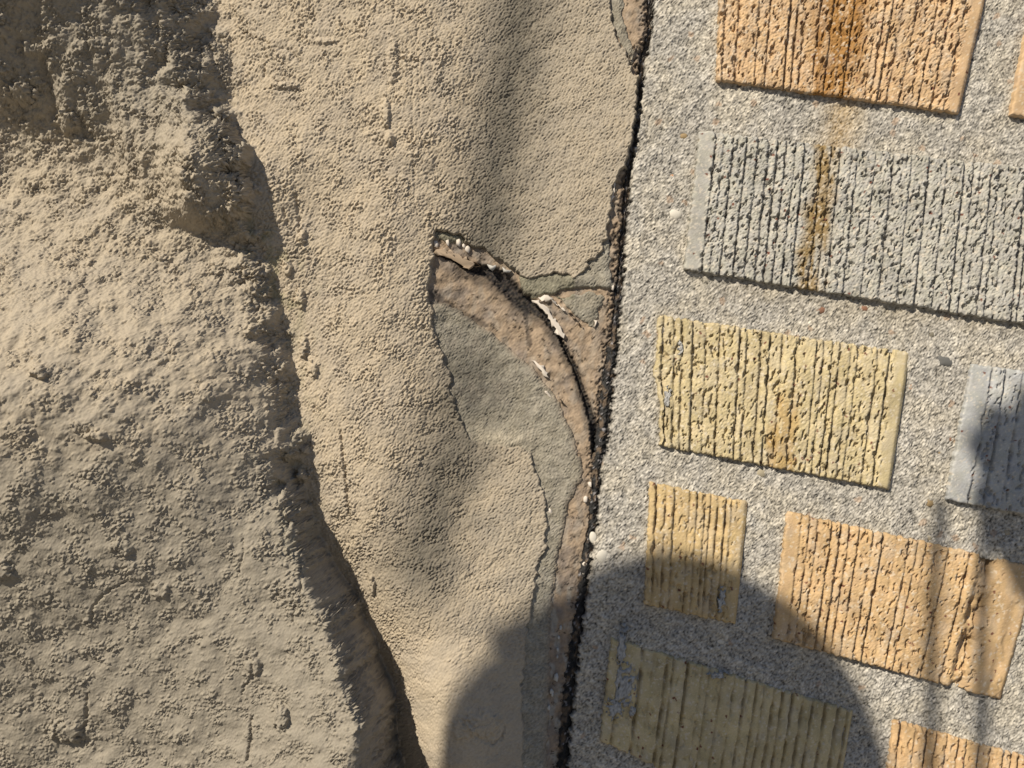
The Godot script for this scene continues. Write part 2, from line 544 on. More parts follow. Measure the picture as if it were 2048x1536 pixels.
			var low := smoothstep(700.0, 1050.0, q + 60.0 * tint)
			var c := tan_a.lerp(tan_b, clampf(0.35 + 0.9 * tint, 0.0, 1.0))
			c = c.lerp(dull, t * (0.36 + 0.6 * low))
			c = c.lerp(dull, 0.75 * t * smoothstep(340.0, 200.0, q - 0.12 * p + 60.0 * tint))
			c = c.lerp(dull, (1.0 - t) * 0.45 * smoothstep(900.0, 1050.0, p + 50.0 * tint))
			# vertical band, darker than the paint on both sides of it
			var sd := (p - band_x - 14.0 * tint) / (66.0 + 24.0 * smoothstep(600.0, 900.0, q))
			c = c.lerp(dark_tone, (1.0 - t) * 0.95 * exp(-sd * sd) * (0.94 + 0.12 * mid) * (1.0 - smoothstep(1120.0, 1300.0, q)))
			# algae in the fold
			var mo := exp(-pow((d - 15.0) / 40.0, 2.0)) * smoothstep(0.0, 0.45, n_clump.get_noise_2d(p * 1.6 + 900.0, q * 1.1)) * (smoothstep(420.0, 480.0, q) - 0.75 * smoothstep(560.0, 700.0, q)) * (1.0 - smoothstep(1060.0, 1150.0, q))
			c = c.lerp(moss, 0.42 * mo)
			var f := 0.94 + 0.10 * g1 + 0.07 * n_edge.get_noise_2d(p * 3.1, q * 3.1)
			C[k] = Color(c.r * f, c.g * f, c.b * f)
	var i0 := cx.bsearch(-70.0)
	var j0 := cy.bsearch(-36.0)
	for l in LUMPS + DRIPS:
		var s := seen(l[0], l[1], 150.0 if l[0] < 640 else 40.0)
		var rx: float = l[2]
		var ry: float = l[3]
		for j in range(maxi(0, int((s.y - ry * 1.7 + 36.0) / STEP)), mini(800, int((s.y + ry * 1.7 + 36.0) / STEP))):
			for i in range(maxi(0, int((s.x - rx * 1.7 + 70.0) / STEP)), mini(690, int((s.x + rx * 1.7 + 70.0) / STEP))):
				var k := (j + j0) * nx + i + i0
				var a := (cx[i + i0] - s.x) / rx
				var b := (cy[j + j0] - s.y) / ry
				var e := sqrt(a * a + b * b) + 0.35 * n_edge.get_noise_2d(cx[i + i0], cy[j + j0])
				H[k] += float(l[4]) * (1.0 - smoothstep(0.45, 1.05, e + 0.25 * a + 0.1 * b))
	for c in CRACKS:
		var line := []
		for p in c[0]:
			var s := seen(p[0], p[1], 150.0 if p[0] < 620 else 40.0)
			line.append([s.x, s.y, float(p[2]) * 0.62])
		stroke(H, cx, cy, line, func(k: int, f: float): H[k] -= 0.6 * float(c[1]) * f)
	var hole := fill([ragged(HOLE, 5.0), ragged(TOP_HOLE, 5.0)], cx, cy)
	var calm_x := calmed(cx)
	var calm_y := calmed(cy)
	var P := PackedVector3Array()
	P.resize(nx * ny)
	var gone := PackedByteArray()
	gone.resize(nx * ny)
	for j in ny:
		var q := cy[j]
		var end := seam(q) - seam_half(q) + 1.0
		for i in nx:
			var k := j * nx + i
			var over := clampf((cx[i] - end + 2.0) / 4.0, 0.0, 1.0)
			var h := maxf(hole[k], over)
			if h > 0.0:
				C[k] = C[k].lerp(Color(0.20, 0.185, 0.15), minf(1.0, h * 1.6))
			# the coat thins a little before it breaks
			# grain stands on the surface, along its normal
			var il := maxi(i - 1, 0)
			var ir := mini(i + 1, nx - 1)
			var ju := maxi(j - 1, 0)
			var jd := mini(j + 1, ny - 1)
			var n := Vector3(-(H[j * nx + ir] - H[j * nx + il]) / (cx[ir] - cx[il]), -(H[jd * nx + i] - H[ju * nx + i]) / (cy[jd] - cy[ju]), 1.0).normalized()
			var g := clampf(G[k], -7.0, 11.0) * (1.0 - h) * calm_x[i] * calm_y[j]
			P[k] = w(cx[i] + g * n.x, q + g * n.y, H[k] + g * n.z + 2.5 - h * 26.0)
			gone[k] = 1 if h >= 1.0 else 0
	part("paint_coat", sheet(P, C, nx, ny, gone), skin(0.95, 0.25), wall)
	build_under_layers(wall, nx, ny)
	var core := BoxMesh.new()
	core.size = Vector3(4550 * S, 7800 * S, 500 * S)
	var cm := part("wall_core", core, plain(Color(0.25, 0.24, 0.21)), wall)
	cm.position = w(-1010.0, 1305.0, -360.0)
	build_flakes(wall)

func stroke(_H: PackedFloat32Array, xs: PackedFloat32Array, ys: PackedFloat32Array, line: Array, mark: Callable) -> void:
	# calls mark(index, strength) for the grid points near a line [[x, y, half width], ...]
	var nx := xs.size()
	var best := {}
	for s in line.size() - 1:
		var a := Vector2(line[s][0], line[s][1])
		var b := Vector2(line[s + 1][0], line[s + 1][1])
		var wide := maxf(line[s][2], line[s + 1][2]) * 2.0 + 6.0
		for j in range(ys.bsearch(minf(a.y, b.y) - wide), ys.bsearch(maxf(a.y, b.y) + wide)):
			for i in range(xs.bsearch(minf(a.x, b.x) - wide), xs.bsearch(maxf(a.x, b.x) + wide)):
				var p := Vector2(xs[i] + 3.0 * n_edge.get_noise_2d(xs[i] * 1.5, ys[j] * 1.5), ys[j] + 3.0 * n_edge.get_noise_2d(xs[i] * 1.5 + 300.0, ys[j] * 1.5))
				var ab := b - a
				var t := clampf((p - a).dot(ab) / ab.length_squared(), 0.0, 1.0)
				var f := 1.0 - smoothstep(0.35, 1.25, p.distance_to(a + ab * t) / lerpf(line[s][2], line[s + 1][2], t))
				if f > 0.0:
					var k := j * nx + i
					best[k] = maxf(f, best.get(k, 0.0))
	for k in best:
		mark.call(k, best[k])

func blurred(m: PackedFloat32Array, nx: int, ny: int, r: int) -> PackedFloat32Array:
	var a := m.duplicate()
	var o := m.duplicate()
	for j in ny:
		var sum := 0.0
		for i in nx + r:
			if i < nx:
				sum += a[j * nx + i]
			if i > 2 * r:
				sum -= a[j * nx + i - 2 * r - 1]
			if i >= r:
				o[j * nx + i - r] = sum / (2 * r + 1)
	for i in nx:
		var sum := 0.0
		for j in ny + r:
			if j < ny:
				sum += o[j * nx + i]
			if j > 2 * r:
				sum -= o[(j - 2 * r - 1) * nx + i]
			if j >= r:
				a[(j - r) * nx + i] = sum / (2 * r + 1)
	return a

func build_under_layers(wall: Node3D, nx: int, ny: int) -> void:
	# what shows where the coat has come off: grey mortar, and the brown clay layer under it
	var a0 := cx.bsearch(836.0)
	var mx := cx.slice(a0)
	var mnx := mx.size()
	var polys := []
	for m in MORTAR:
		polys.append(ragged(m, 4.0))
	var mort := fill(polys, mx, cy)
	var blend := blurred(mort, mnx, ny, 6)
	var shown := fill([ragged(HOLE, 5.0), ragged(TOP_HOLE, 5.0)], mx, cy, false)
	var MP := PackedVector3Array()
	MP.resize(mnx * ny)
	var MC := PackedColorArray()
	MC.resize(mnx * ny)
	var BP := MP.duplicate()
	var BC := MC.duplicate()
	var mg := PackedByteArray()
	mg.resize(mnx * ny)
	var bg := mg.duplicate()
	var BH := PackedFloat32Array()
	BH.resize(mnx * ny)
	var near := PackedByteArray()
	near.resize(mnx * ny)
	for j in ny:
		for i in mnx:
			if shown[j * mnx + i] > 0.5:
				for b in range(maxi(0, j - 4), mini(ny, j + 5), 2):
					for a in range(maxi(0, i - 4), mini(mnx, i + 5), 2):
						near[b * mnx + a] = 1
	var green := Color(0.252, 0.230, 0.184)
	var grey := Color(0.285, 0.268, 0.225)
	var clay := Color(0.325, 0.25, 0.178)
	var clay_dull := Color(0.23, 0.19, 0.155)
	for j in ny:
		var q := cy[j]
		var end := seam(q) - seam_half(q) + 1.0
		for i in mnx:
			var k := j * mnx + i
			var p := mx[i]
			var f1 := n_grain.get_noise_2d(p * 1.3 + 50.0, q * 1.3)
			var f2 := n_fine.get_noise_2d(p * 1.2 + 90.0, q * 1.2)
			var f3 := n_cell.get_noise_2d(p, q)
			var mid := n_mid.get_noise_2d(p + 300.0, q)
			var tint := n_tint.get_noise_2d(p * 1.5 + 200.0, q * 1.5)
			var b := base[j * nx + a0 + i]
			var over := clampf((p - end + 2.0) / 4.0, 0.0, 1.0)
			var lift := 4.0 * smoothstep(540.0, 560.0, q) * (1.0 - smoothstep(585.0, 600.0, q))
			MP[k] = w(p, q, b - 7.6 + lift + 3.0 * smoothstep(0.5, 1.0, blend[k]) + 1.5 * f1 + 0.9 * f2 + 1.6 * mid - 22.0 * (1.0 - mort[k]) - 30.0 * over)
			var c := green.lerp(grey, clampf(0.35 + 0.9 * tint + 0.5 * smoothstep(1000.0, 1200.0, q), 0.0, 1.0))
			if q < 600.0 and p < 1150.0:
				c = c.lerp(Color(0.19, 0.18, 0.13), 0.7)  # shade of the slanted flap, put into its colour
			var gx := (p - 945.0 - 12.0 * tint) / 75.0
			var gy := (q - 770.0) / 110.0
			c = c.lerp(Color(0.10, 0.095, 0.082), 0.8 * exp(-gx * gx - gy * gy) * (0.85 + 0.5 * mid))
			if p < 1210.0 and q > 596.0 and (q > 680.0 or p < 1090.0):
				c = c.lerp(Color(0.25, 0.195, 0.145), clampf(1.35 * (1.0 - blend[k]) + 0.7 * mid * (1.0 - blend[k]) + 0.25 * tint, 0.0, 0.95))
			var ex := (p - 1000.0) / 62.0
			var ey := (q - 880.0 - 10.0 * mid) / 24.0
			var fade := exp(-ex * ex - ey * ey)
			MP[k].z += 3.5 * fade * S
			c = c.lerp(Color(0.37, 0.33, 0.255), 0.8 * fade)
			var v := 1.0 + 0.20 * f3 + 0.16 * f2 + 0.14 * mid
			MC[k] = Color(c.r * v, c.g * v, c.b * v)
			mg[k] = 1 if mort[k] <= 0.0 or near[k] == 0 or over >= 1.0 else 0
			BH[k] = b - 9.5 + 0.8 * f1 + 0.5 * f2 + 2.4 * mid - 30.0 * over
			c = clay.lerp(clay_dull, clampf(0.3 + 1.3 * tint - 0.5 * smoothstep(1100.0, 1190.0, p) + 0.4 * smoothstep(1000.0, 1100.0, q), 0.0, 1.0))
			c = c.lerp(Color(0.31, 0.30, 0.27), smoothstep(0.05, 0.5, n_clump.get_noise_2d(p * 2.0, q * 0.9)) * (0.25 + 0.55 * smoothstep(1100.0, 1250.0, q)))
			v = 1.0 + 0.13 * f3 + 0.10 * mid
			if n_cell2.get_noise_2d(p * 1.9, q * 1.9) > 0.87 and f1 > -0.12:
				v *= 0.25
			BC[k] = Color(c.r * v, c.g * v, c.b * v)
			bg[k] = 1 if near[k] == 0 or over >= 1.0 else 0
	var dark_tone := Color(0.022, 0.021, 0.022)
	stroke(BH, mx, cy, TAR_AND_CAVITY, func(k: int, f: float):
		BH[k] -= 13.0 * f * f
		BC[k] = BC[k].lerp(dark_tone, minf(1.0, f * 1.25) * (0.82 + 0.3 * n_fine.get_noise_2d(k % mnx, k / mnx))))
	for s in SMUDGES:
		stroke(BH, mx, cy, s, func(k: int, f: float):
			BH[k] -= 1.5 * f
			BC[k] = BC[k].lerp(dark_tone, 0.6 * f)
			MC[k] = MC[k].lerp(dark_tone, 0.35 * f))
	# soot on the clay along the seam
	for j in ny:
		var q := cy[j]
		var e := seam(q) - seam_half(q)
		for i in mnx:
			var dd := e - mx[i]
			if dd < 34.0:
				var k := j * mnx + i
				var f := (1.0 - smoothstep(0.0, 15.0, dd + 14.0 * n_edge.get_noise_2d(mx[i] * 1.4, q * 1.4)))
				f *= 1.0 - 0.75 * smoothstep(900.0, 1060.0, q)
				BC[k] = BC[k].lerp(dark_tone, 0.8 * f)
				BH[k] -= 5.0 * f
	for j in ny:
		for i in mnx:
			BP[j * mnx + i] = w(mx[i], cy[j], BH[j * mnx + i])
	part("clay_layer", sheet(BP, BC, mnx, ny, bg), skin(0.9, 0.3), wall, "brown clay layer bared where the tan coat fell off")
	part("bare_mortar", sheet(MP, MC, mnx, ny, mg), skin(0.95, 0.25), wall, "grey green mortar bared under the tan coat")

func slab(poly: PackedVector2Array, at: Callable, thick: float, bend: float) -> ArrayMesh:
	# a small flat chip with a raised rim, laid on a surface
	var st := SurfaceTool.new()
	st.begin(Mesh.PRIMITIVE_TRIANGLES)
	var mid := Vector2.ZERO
	for p in poly:
		mid += p / poly.size()
	var tris := Geometry2D.triangulate_polygon(poly)
	var top := func(p: Vector2) -> Vector3:
		return w(p.x, p.y, at.call(p) + thick + bend * p.distance_to(mid) * 0.1)
	for t in range(0, tris.size(), 3):
		var a := poly[tris[t]]
		var b := poly[tris[t + 1]]
		var c := poly[tris[t + 2]]
		if (b - a).cross(c - a) < 0.0:
			var x := b
			b = c
			c = x
		st.add_vertex(top.call(a))
		st.add_vertex(top.call(b))
		st.add_vertex(top.call(c))
	var n := poly.size()
	for i in n:
		var a := poly[i]
		var b := poly[(i + 1) % n]
		var lo_a := w(a.x, a.y, at.call(a) - 6.0)
		var lo_b := w(b.x, b.y, at.call(b) - 6.0)
		for v in [top.call(a), lo_a, top.call(b), top.call(b), lo_a, lo_b]:
			st.add_vertex(v)
	st.generate_normals()
	return st.commit()

func ground_z(p: Vector2) -> float:
	# the smooth level of the tan wall under a point
	var i := clampi(cx.bsearch(p.x), 0, cx.size() - 1)
	var j := clampi(cy.bsearch(p.y), 0, cy.size() - 1)
	return base[j * cx.size() + i]

func build_flakes(wall: Node3D) -> void:
	var white := plain(Color(0.62, 0.56, 0.49), 0.85)
	var tan_m := plain(Color(0.40, 0.31, 0.22), 0.9)
	var grey := plain(Color(0.45, 0.44, 0.41), 0.9)
	var under := func(p: Vector2) -> float: return ground_z(p) - 7.0
	var shapes := [
		[[1066, 598], [1076, 603], [1090, 613], [1105, 632], [1118, 648], [1129, 665], [1125, 674], [1114, 670], [1108, 655], [1098, 638], [1088, 622], [1072, 606]],
		[[1078, 597], [1092, 590], [1104, 594], [1112, 601], [1108, 606], [1097, 600], [1084, 604]],
		[[1112, 606], [1122, 613], [1130, 621], [1128, 623], [1119, 616]], [[1136, 624], [1146, 632], [1152, 639], [1149, 640], [1141, 632]], [[1156, 643], [1165, 650], [1163, 653]],
		[[1066, 721], [1074, 724], [1082, 731], [1092, 741], [1098, 757], [1090, 754], [1082, 742], [1072, 731]],
		[[1191, 640], [1194, 638], [1195, 650], [1190, 656], [1189, 650]],
		[[1226, 360], [1230, 372], [1227, 392], [1223, 410], [1220, 408], [1223, 384]],
		[[1262, 96], [1270, 92], [1268, 108], [1262, 118], [1260, 126], [1257, 118], [1262, 108]],
		[[1122, 796], [1127, 800], [1130, 810], [1124, 806]], [[1090, 780], [1098, 786], [1104, 796], [1096, 792]]]
	for s in shapes:
		part("paint_flake", slab(ragged(s, 3.0, 4.0), under, 3.2, 0.5), white, wall)
	for c in [[875, 492, 8], [897, 489, 6], [918, 487, 7], [935, 500, 8], [928, 494, 4], [1100, 1023, 5], [1122, 1258, 5], [1118, 1277, 4], [1116, 1302, 4], [1115, 1316, 3], [1113, 1356, 8], [1104, 1386, 5], [1105, 1392, 4], [1098, 1418, 5], [1050, 1530, 5], [864, 655, 5], [872, 662, 5], [1225, 575, 6], [1170, 1130, 6], [1172, 1000, 6], [1180, 970, 5], [1168, 1150, 5]]:
		var poly := PackedVector2Array()
		var n := rng.randi_range(5, 7)
		for i in n:
			var r: float = c[2] * rng.randf_range(0.65, 1.15)
			poly.append(Vector2(c[0], c[1]) + Vector2(cos(TAU * i / n) * 0.8, sin(TAU * i / n) * 1.15) * r)
		part("paint_flake", slab(poly, under, 1.5 + c[2] * 0.15, 0.0), white if c[1] < 1200 else grey, wall)
	# layered tan chips left along the upper break, and the two teeth that hang over the dark gap
	for s in [[[870, 505], [890, 503], [915, 512], [940, 522], [948, 532], [940, 540], [930, 537], [915, 527], [895, 518], [874, 514]], [[898, 507], [905, 503], [912, 509], [910, 516], [901, 514]], [[936, 518], [950, 526], [958, 533], [952, 536], [940, 530]]]:
		part("clay_chip", slab(ragged(s, 4.0, 5.0), under, 5.0, 0.5), tan_m, wall)
	for s in [[[975, 528], [984, 533], [992, 530], [990, 537], [984, 542], [977, 536]], [[1004, 535], [1012, 540], [1022, 542], [1018, 546], [1008, 544]]]:
		part("mortar_tooth", slab(ragged(s, 2.0, 6.0), under, 4.0, 0.5), grey, wall)

# ------------------------------------------------------------------ seam filling

func build_joint() -> void:
	var xs := PackedFloat32Array()
	for i in 15:
		xs.append(i / 14.0 * 2.0 - 1.0)
	var ys := axis(-400.0, 1900.0, -36.0, 1572.0, 3.0)
	var nx := xs.size()
	var ny := ys.size()
	var P := PackedVector3Array()
	var C := PackedColorArray()
	for j in ny:
		var q := ys[j]
		var m := seam(q)
		var h := seam_half(q) + 5.0
		var pale := smoothstep(0.0, 0.45, n_mid.get_noise_2d(3.0, q * 0.55 + 60.0)) * (1.0 - smoothstep(260.0, 420.0, q)) * smoothstep(60.0, 110.0, q)
		for i in nx:
			var p := m + xs[i] * h
			var g := n_grain.get_noise_2d(p * 1.1, q * 1.1)
			var f := n_fine.get_noise_2d(p, q)
			P.append(w(p, q, -9.0 + 3.0 * g + 1.5 * f - 8.0 * absf(xs[i]) + 5.0 * pale + 3.0 * n_mid.get_noise_2d(p, q)))
			var c := Color(0.060, 0.052, 0.046).lerp(Color(0.020, 0.020, 0.022), smoothstep(420.0, 640.0, q + 160.0 * n_mid.get_noise_2d(8.0, q)))
			var e := n_cell.get_noise_2d(p * 0.9, q * 0.9)
			c = c.lerp(Color(0.17, 0.125, 0.085), 0.7 * smoothstep(0.1, 0.5, n_mid.get_noise_2d(p * 2.0 + 70.0, q * 1.1)))
			if e > 0.86 - 0.9 * pale:
				c = Color(0.30, 0.29, 0.30) * (0.7 + 0.4 * f)
			C.append(c)
	var o := part("tar_seam", sheet(P, C, nx, ny), skin(0.7, 0.4), self)
	o.set_meta("label", "crumbling black tar seam running down between the tan wall and the brick wall")
	o.set_meta("category", "joint")

# ------------------------------------------------------------------ concrete wall with bricks

const PEBBLES := [
	[1350, 428, 13, 11, 0], [1891, 724, 17, 12, 1], [2022, 723, 9, 9, 2], [1901, 876, 5, 9, 3], [1849, 861, 7, 6, 1], [1882, 970, 7, 12, 4], [1861, 1006, 10, 9, 5], [1524, 946, 11, 9, 4], [1443, 1284, 9, 6, 0], [1259, 568, 9, 6, 1],
	[1641, 620, 11, 8, 3], [1728, 617, 10, 6, 3], [1822, 773, 8, 9, 6], [1463, 643, 7, 5, 0], [1570, 659, 5, 4, 0], [1741, 1413, 5, 6, 1], [1686, 1241, 5, 6, 7], [1512, 1051, 5, 9, 7], [1800, 695, 5, 4, 8], [1866, 669, 7, 6, 2], [1881, 904, 6, 5, 5], [1798, 923, 4, 4, 3],
	[1590, 1360, 6, 5, 3], [1437, 690, 6, 5, 4], [2014, 1065, 7, 6, 4], [1368, 272, 8, 6, 5], [1345, 352, 5, 4, 8], [1560, 345, 5, 4, 3], [1916, 274, 6, 4, 8], [1432, 238, 6, 5, 4], [1336, 690, 6, 5, 1], [1980, 690, 5, 5, 3], [1861, 1075, 8, 7, 4], [1425, 1100, 4, 4, 3], [1440, 1180, 6, 4, 7], [1305, 1200, 5, 6, 1], [1186, 1075, 8, 12, 0], [1204, 1112, 13, 15, 0]]

func slot(quad: Array, s: float, t: float) -> Vector2:
	var top: Vector2 = quad[0].lerp(quad[1], s)
	var low: Vector2 = quad[3].lerp(quad[2], s)
	return top.lerp(low, t)

func quads() -> Array:
	# corners: top left, top right, bottom right, bottom left
	return [
		{"q": [[1441, -92], [1974, -28], [1914, 229], [1431, 164]], "c": [0.49, 0.345, 0.205], "label": "orange ribbed brick with a dark rust streak down its middle", "rust": [0.36, 0.58, 1.0], "edge": [0, 26], "lump": 1.6, "tear": 1.0, "rib": 23.0, "z": 15.0, "step": 2.0},
		{"q": [[2068, -40], [2560, 22], [2520, 300], [2015, 233]], "c": [0.52, 0.37, 0.22], "label": "pale orange brick cut by the right edge of the view", "edge": [40, 20], "tear": 0.4, "rib": 24.0, "z": 15.0, "step": 3.0},
		{"q": [[1398, 262], [2120, 345], [2084, 655], [1367, 540]], "c": [0.365, 0.355, 0.318], "label": "wide grey ribbed brick with a brown streak near its middle", "rust": [0.31, 0.39, 0.9], "edge": [30, 12], "sand": 0.84, "lump": 1.7, "open": 0.85, "tear": 1.0, "rib": 21.0, "z": 15.0, "step": 2.0},
		{"q": [[1316, 630], [1819, 705], [1777, 978], [1313, 890]], "c": [0.47, 0.395, 0.24], "label": "yellow ribbed brick with a chipped left end", "rust": [0.47, 0.58, 1.0], "edge": [6, 28], "tear": 1.0, "rib": 23.0, "z": 12.0, "step": 2.0, "chip": true},
		{"q": [[1940, 728], [2480, 800], [2440, 1105], [1888, 998]], "c": [0.37, 0.376, 0.368], "label": "blue grey brick with a smooth left edge at the right of the view", "edge": [40, 20], "tear": 0.7, "rib": 30.0, "z": 13.0, "step": 2.0},
		{"q": [[1299, 963], [1496, 1003], [1470, 1247], [1288, 1207]], "c": [0.475, 0.36, 0.195], "label": "short ochre brick end, half in the shadow", "edge": [4, 16], "tear": 0.55, "rib": 18.0, "z": 11.0, "step": 2.0},
		{"q": [[1573, 1022], [2078, 1134], [2000, 1398], [1544, 1275]], "c": [0.485, 0.34, 0.188], "label": "orange brick with two broad grooves at its right end", "edge": [26, 66], "tear": 0.75, "rib": 25.0, "z": 13.0, "step": 2.0, "broad": true},
		{"q": [[1222, 1274], [1706, 1420], [1655, 1690], [1199, 1478]], "c": [0.48, 0.40, 0.235], "label": "olive ribbed brick smeared with grey mortar, in the shadow", "edge": [16, 8], "tear": 0.3, "rib": 25.0, "z": 11.0, "step": 2.0, "deep": 1.5},
		{"q": [[1786, 1437], [2300, 1580], [2240, 1850], [1746, 1710]], "c": [0.48, 0.33, 0.18], "label": "orange brown brick in the lower right corner", "edge": [8, 10], "tear": 0.6, "rib": 26.0, "z": 12.0, "step": 2.0, "deep": 1.4},
		{"q": [[1255, 1800], [1600, 1930], [1560, 2160], [1225, 2010]], "c": [0.5, 0.36, 0.17], "edge": [10, 10], "tear": 0.5, "rib": 24.0, "z": 12.0, "step": 6.0},
		{"q": [[2560, 420], [3080, 480], [3050, 760], [2530, 690]], "c": [0.5, 0.42, 0.2], "edge": [10, 10], "tear": 0.7, "rib": 24.0, "z": 12.0, "step": 6.0},
		{"q": [[2170, 1150], [2680, 1250], [2630, 1530], [2100, 1420]], "c": [0.33, 0.34, 0.33], "edge": [10, 10], "tear": 0.8, "rib": 24.0, "z": 12.0, "step": 6.0},
		{"q": [[1480, -440], [2000, -380], [1960, -120], [1460, -190]], "c": [0.51, 0.42, 0.2], "edge": [10, 10], "tear": 0.8, "rib": 24.0, "z": 12.0, "step": 6.0},
		{"q": [[2110, -370], [2640, -310], [2590, -40], [2090, -100]], "c": [0.33, 0.34, 0.32], "edge": [10, 10], "tear": 0.8, "rib": 24.0, "z": 12.0, "step": 6.0}]

func corner(b: Dictionary) -> Array:
	var out := []
	for c in b.q:
		out.append(Vector2(c[0], c[1]))
	return out

func build_concrete_wall() -> void:
	var wall := thing("brick_wall", "grey concrete wall set with ribbed orange, yellow and grey bricks, right of the seam", "wall")
	var xs := axis(1088.0, 4600.0, 1088.0, 2090.0)
	var ys := axis(-2600.0, 5210.0, -36.0, 1572.0)
	var nx := xs.size()
	var ny := ys.size()
	var all := quads()
	var polys := []
	for b in all:
		var o := corner(b)
		var mid: Vector2 = (o[0] + o[1] + o[2] + o[3]) / 4.0
		var poly := PackedVector2Array()
		for v: Vector2 in o:
			poly.append(mid + (v - mid) * 0.94)
		polys.append(poly)
	var under := fill(polys, xs, ys, false)
	var P := PackedVector3Array()
	P.resize(nx * ny)
	var C := PackedColorArray()
	C.resize(nx * ny)
	var gone := PackedByteArray()
	gone.resize(nx * ny)
	for j in ny:
		var q := ys[j]
		var start := seam(q) + seam_half(q)
		for i in nx:
			var p := xs[i]
			var k := j * nx + i
			if under[k] > 0.5 or p < start - 8.0:
				gone[k] = 1
				P[k] = w(p, q, -30.0)
				continue
			var c1 := n_cell.get_noise_2d(p, q)
			var c2 := n_cell.get_noise_2d(p * 0.62 + 500.0, q * 0.62)
			var g := n_grain.get_noise_2d(p, q)
			var f := n_fine.get_noise_2d(p, q)
			var mid := n_mid.get_noise_2d(p, q)
			var big := n_big.get_noise_2d(p, q)
			var tint := n_tint.get_noise_2d(p, q)
			var off := 1.0 - smoothstep(0.0, 7.0, p - start + 5.0 * n_edge.get_noise_2d(p, q))
			P[k] = w(p, q, 1.3 * f + 0.9 * g + 0.8 * c2 + 1.4 * (rng.randf() - 0.5) + 2.4 * mid + 2.5 * big - 24.0 * off * off)
			# sand grains, pale and dark, in a grey paste
			var v := 0.375 + 0.03 * tint + 0.05 * mid + 0.16 * (rng.randf() - 0.5)
			if c1 > 0.35:
				v += 0.17 * (c1 - 0.35) / 0.65
			elif c1 < -0.35:
				v -= 0.22 * (-c1 - 0.35) / 0.65
			v += 0.07 * c2 + 0.06 * f
			v = maxf(v * (0.97 + 0.09 * big), 0.05)
			var warm := 0.055 + 0.025 * clampf(0.4 + 1.5 * tint, 0.0, 1.0)
			var c := Color(v * (1.0 + warm), v, v * (1.0 - 1.9 * warm))
			if n_cell2.get_noise_2d(p, q) > 0.975:
				c = c.lerp(Color(0.36, 0.25, 0.17), 0.55)
			var rust := exp(-pow((p - (1690.0 - 0.16 * (q - 200.0))) / 34.0, 2.0)) * smoothstep(180.0, 220.0, q) * (1.0 - smoothstep(290.0, 330.0, q))
			c = c.lerp(Color(0.42, 0.27, 0.09), 0.42 * rust)
			c = c.lerp(Color(0.26, 0.21, 0.13), 0.22 * exp(-pow((q - (585.0 + 0.13 * (p - 1560.0))) / 26.0, 2.0)) * smoothstep(1380.0, 1480.0, p))
			C[k] = c.lerp(Color(0.04, 0.04, 0.04), 0.85 * off)
	part("concrete_face", sheet(P, C, nx, ny, gone), skin(0.96, 0.2), wall)
	var core := BoxMesh.new()
	core.size = Vector3(3420 * S, 7800 * S, 560 * S)
	var cm := part("wall_core", core, plain(Color(0.3, 0.3, 0.29)), wall)
	cm.position = w(2890.0, 1305.0, -330.0)
	var mat := skin(0.9, 0.3)
	for n in all.size():
		build_brick(wall, all[n], n, mat)
	build_pebbles(wall)

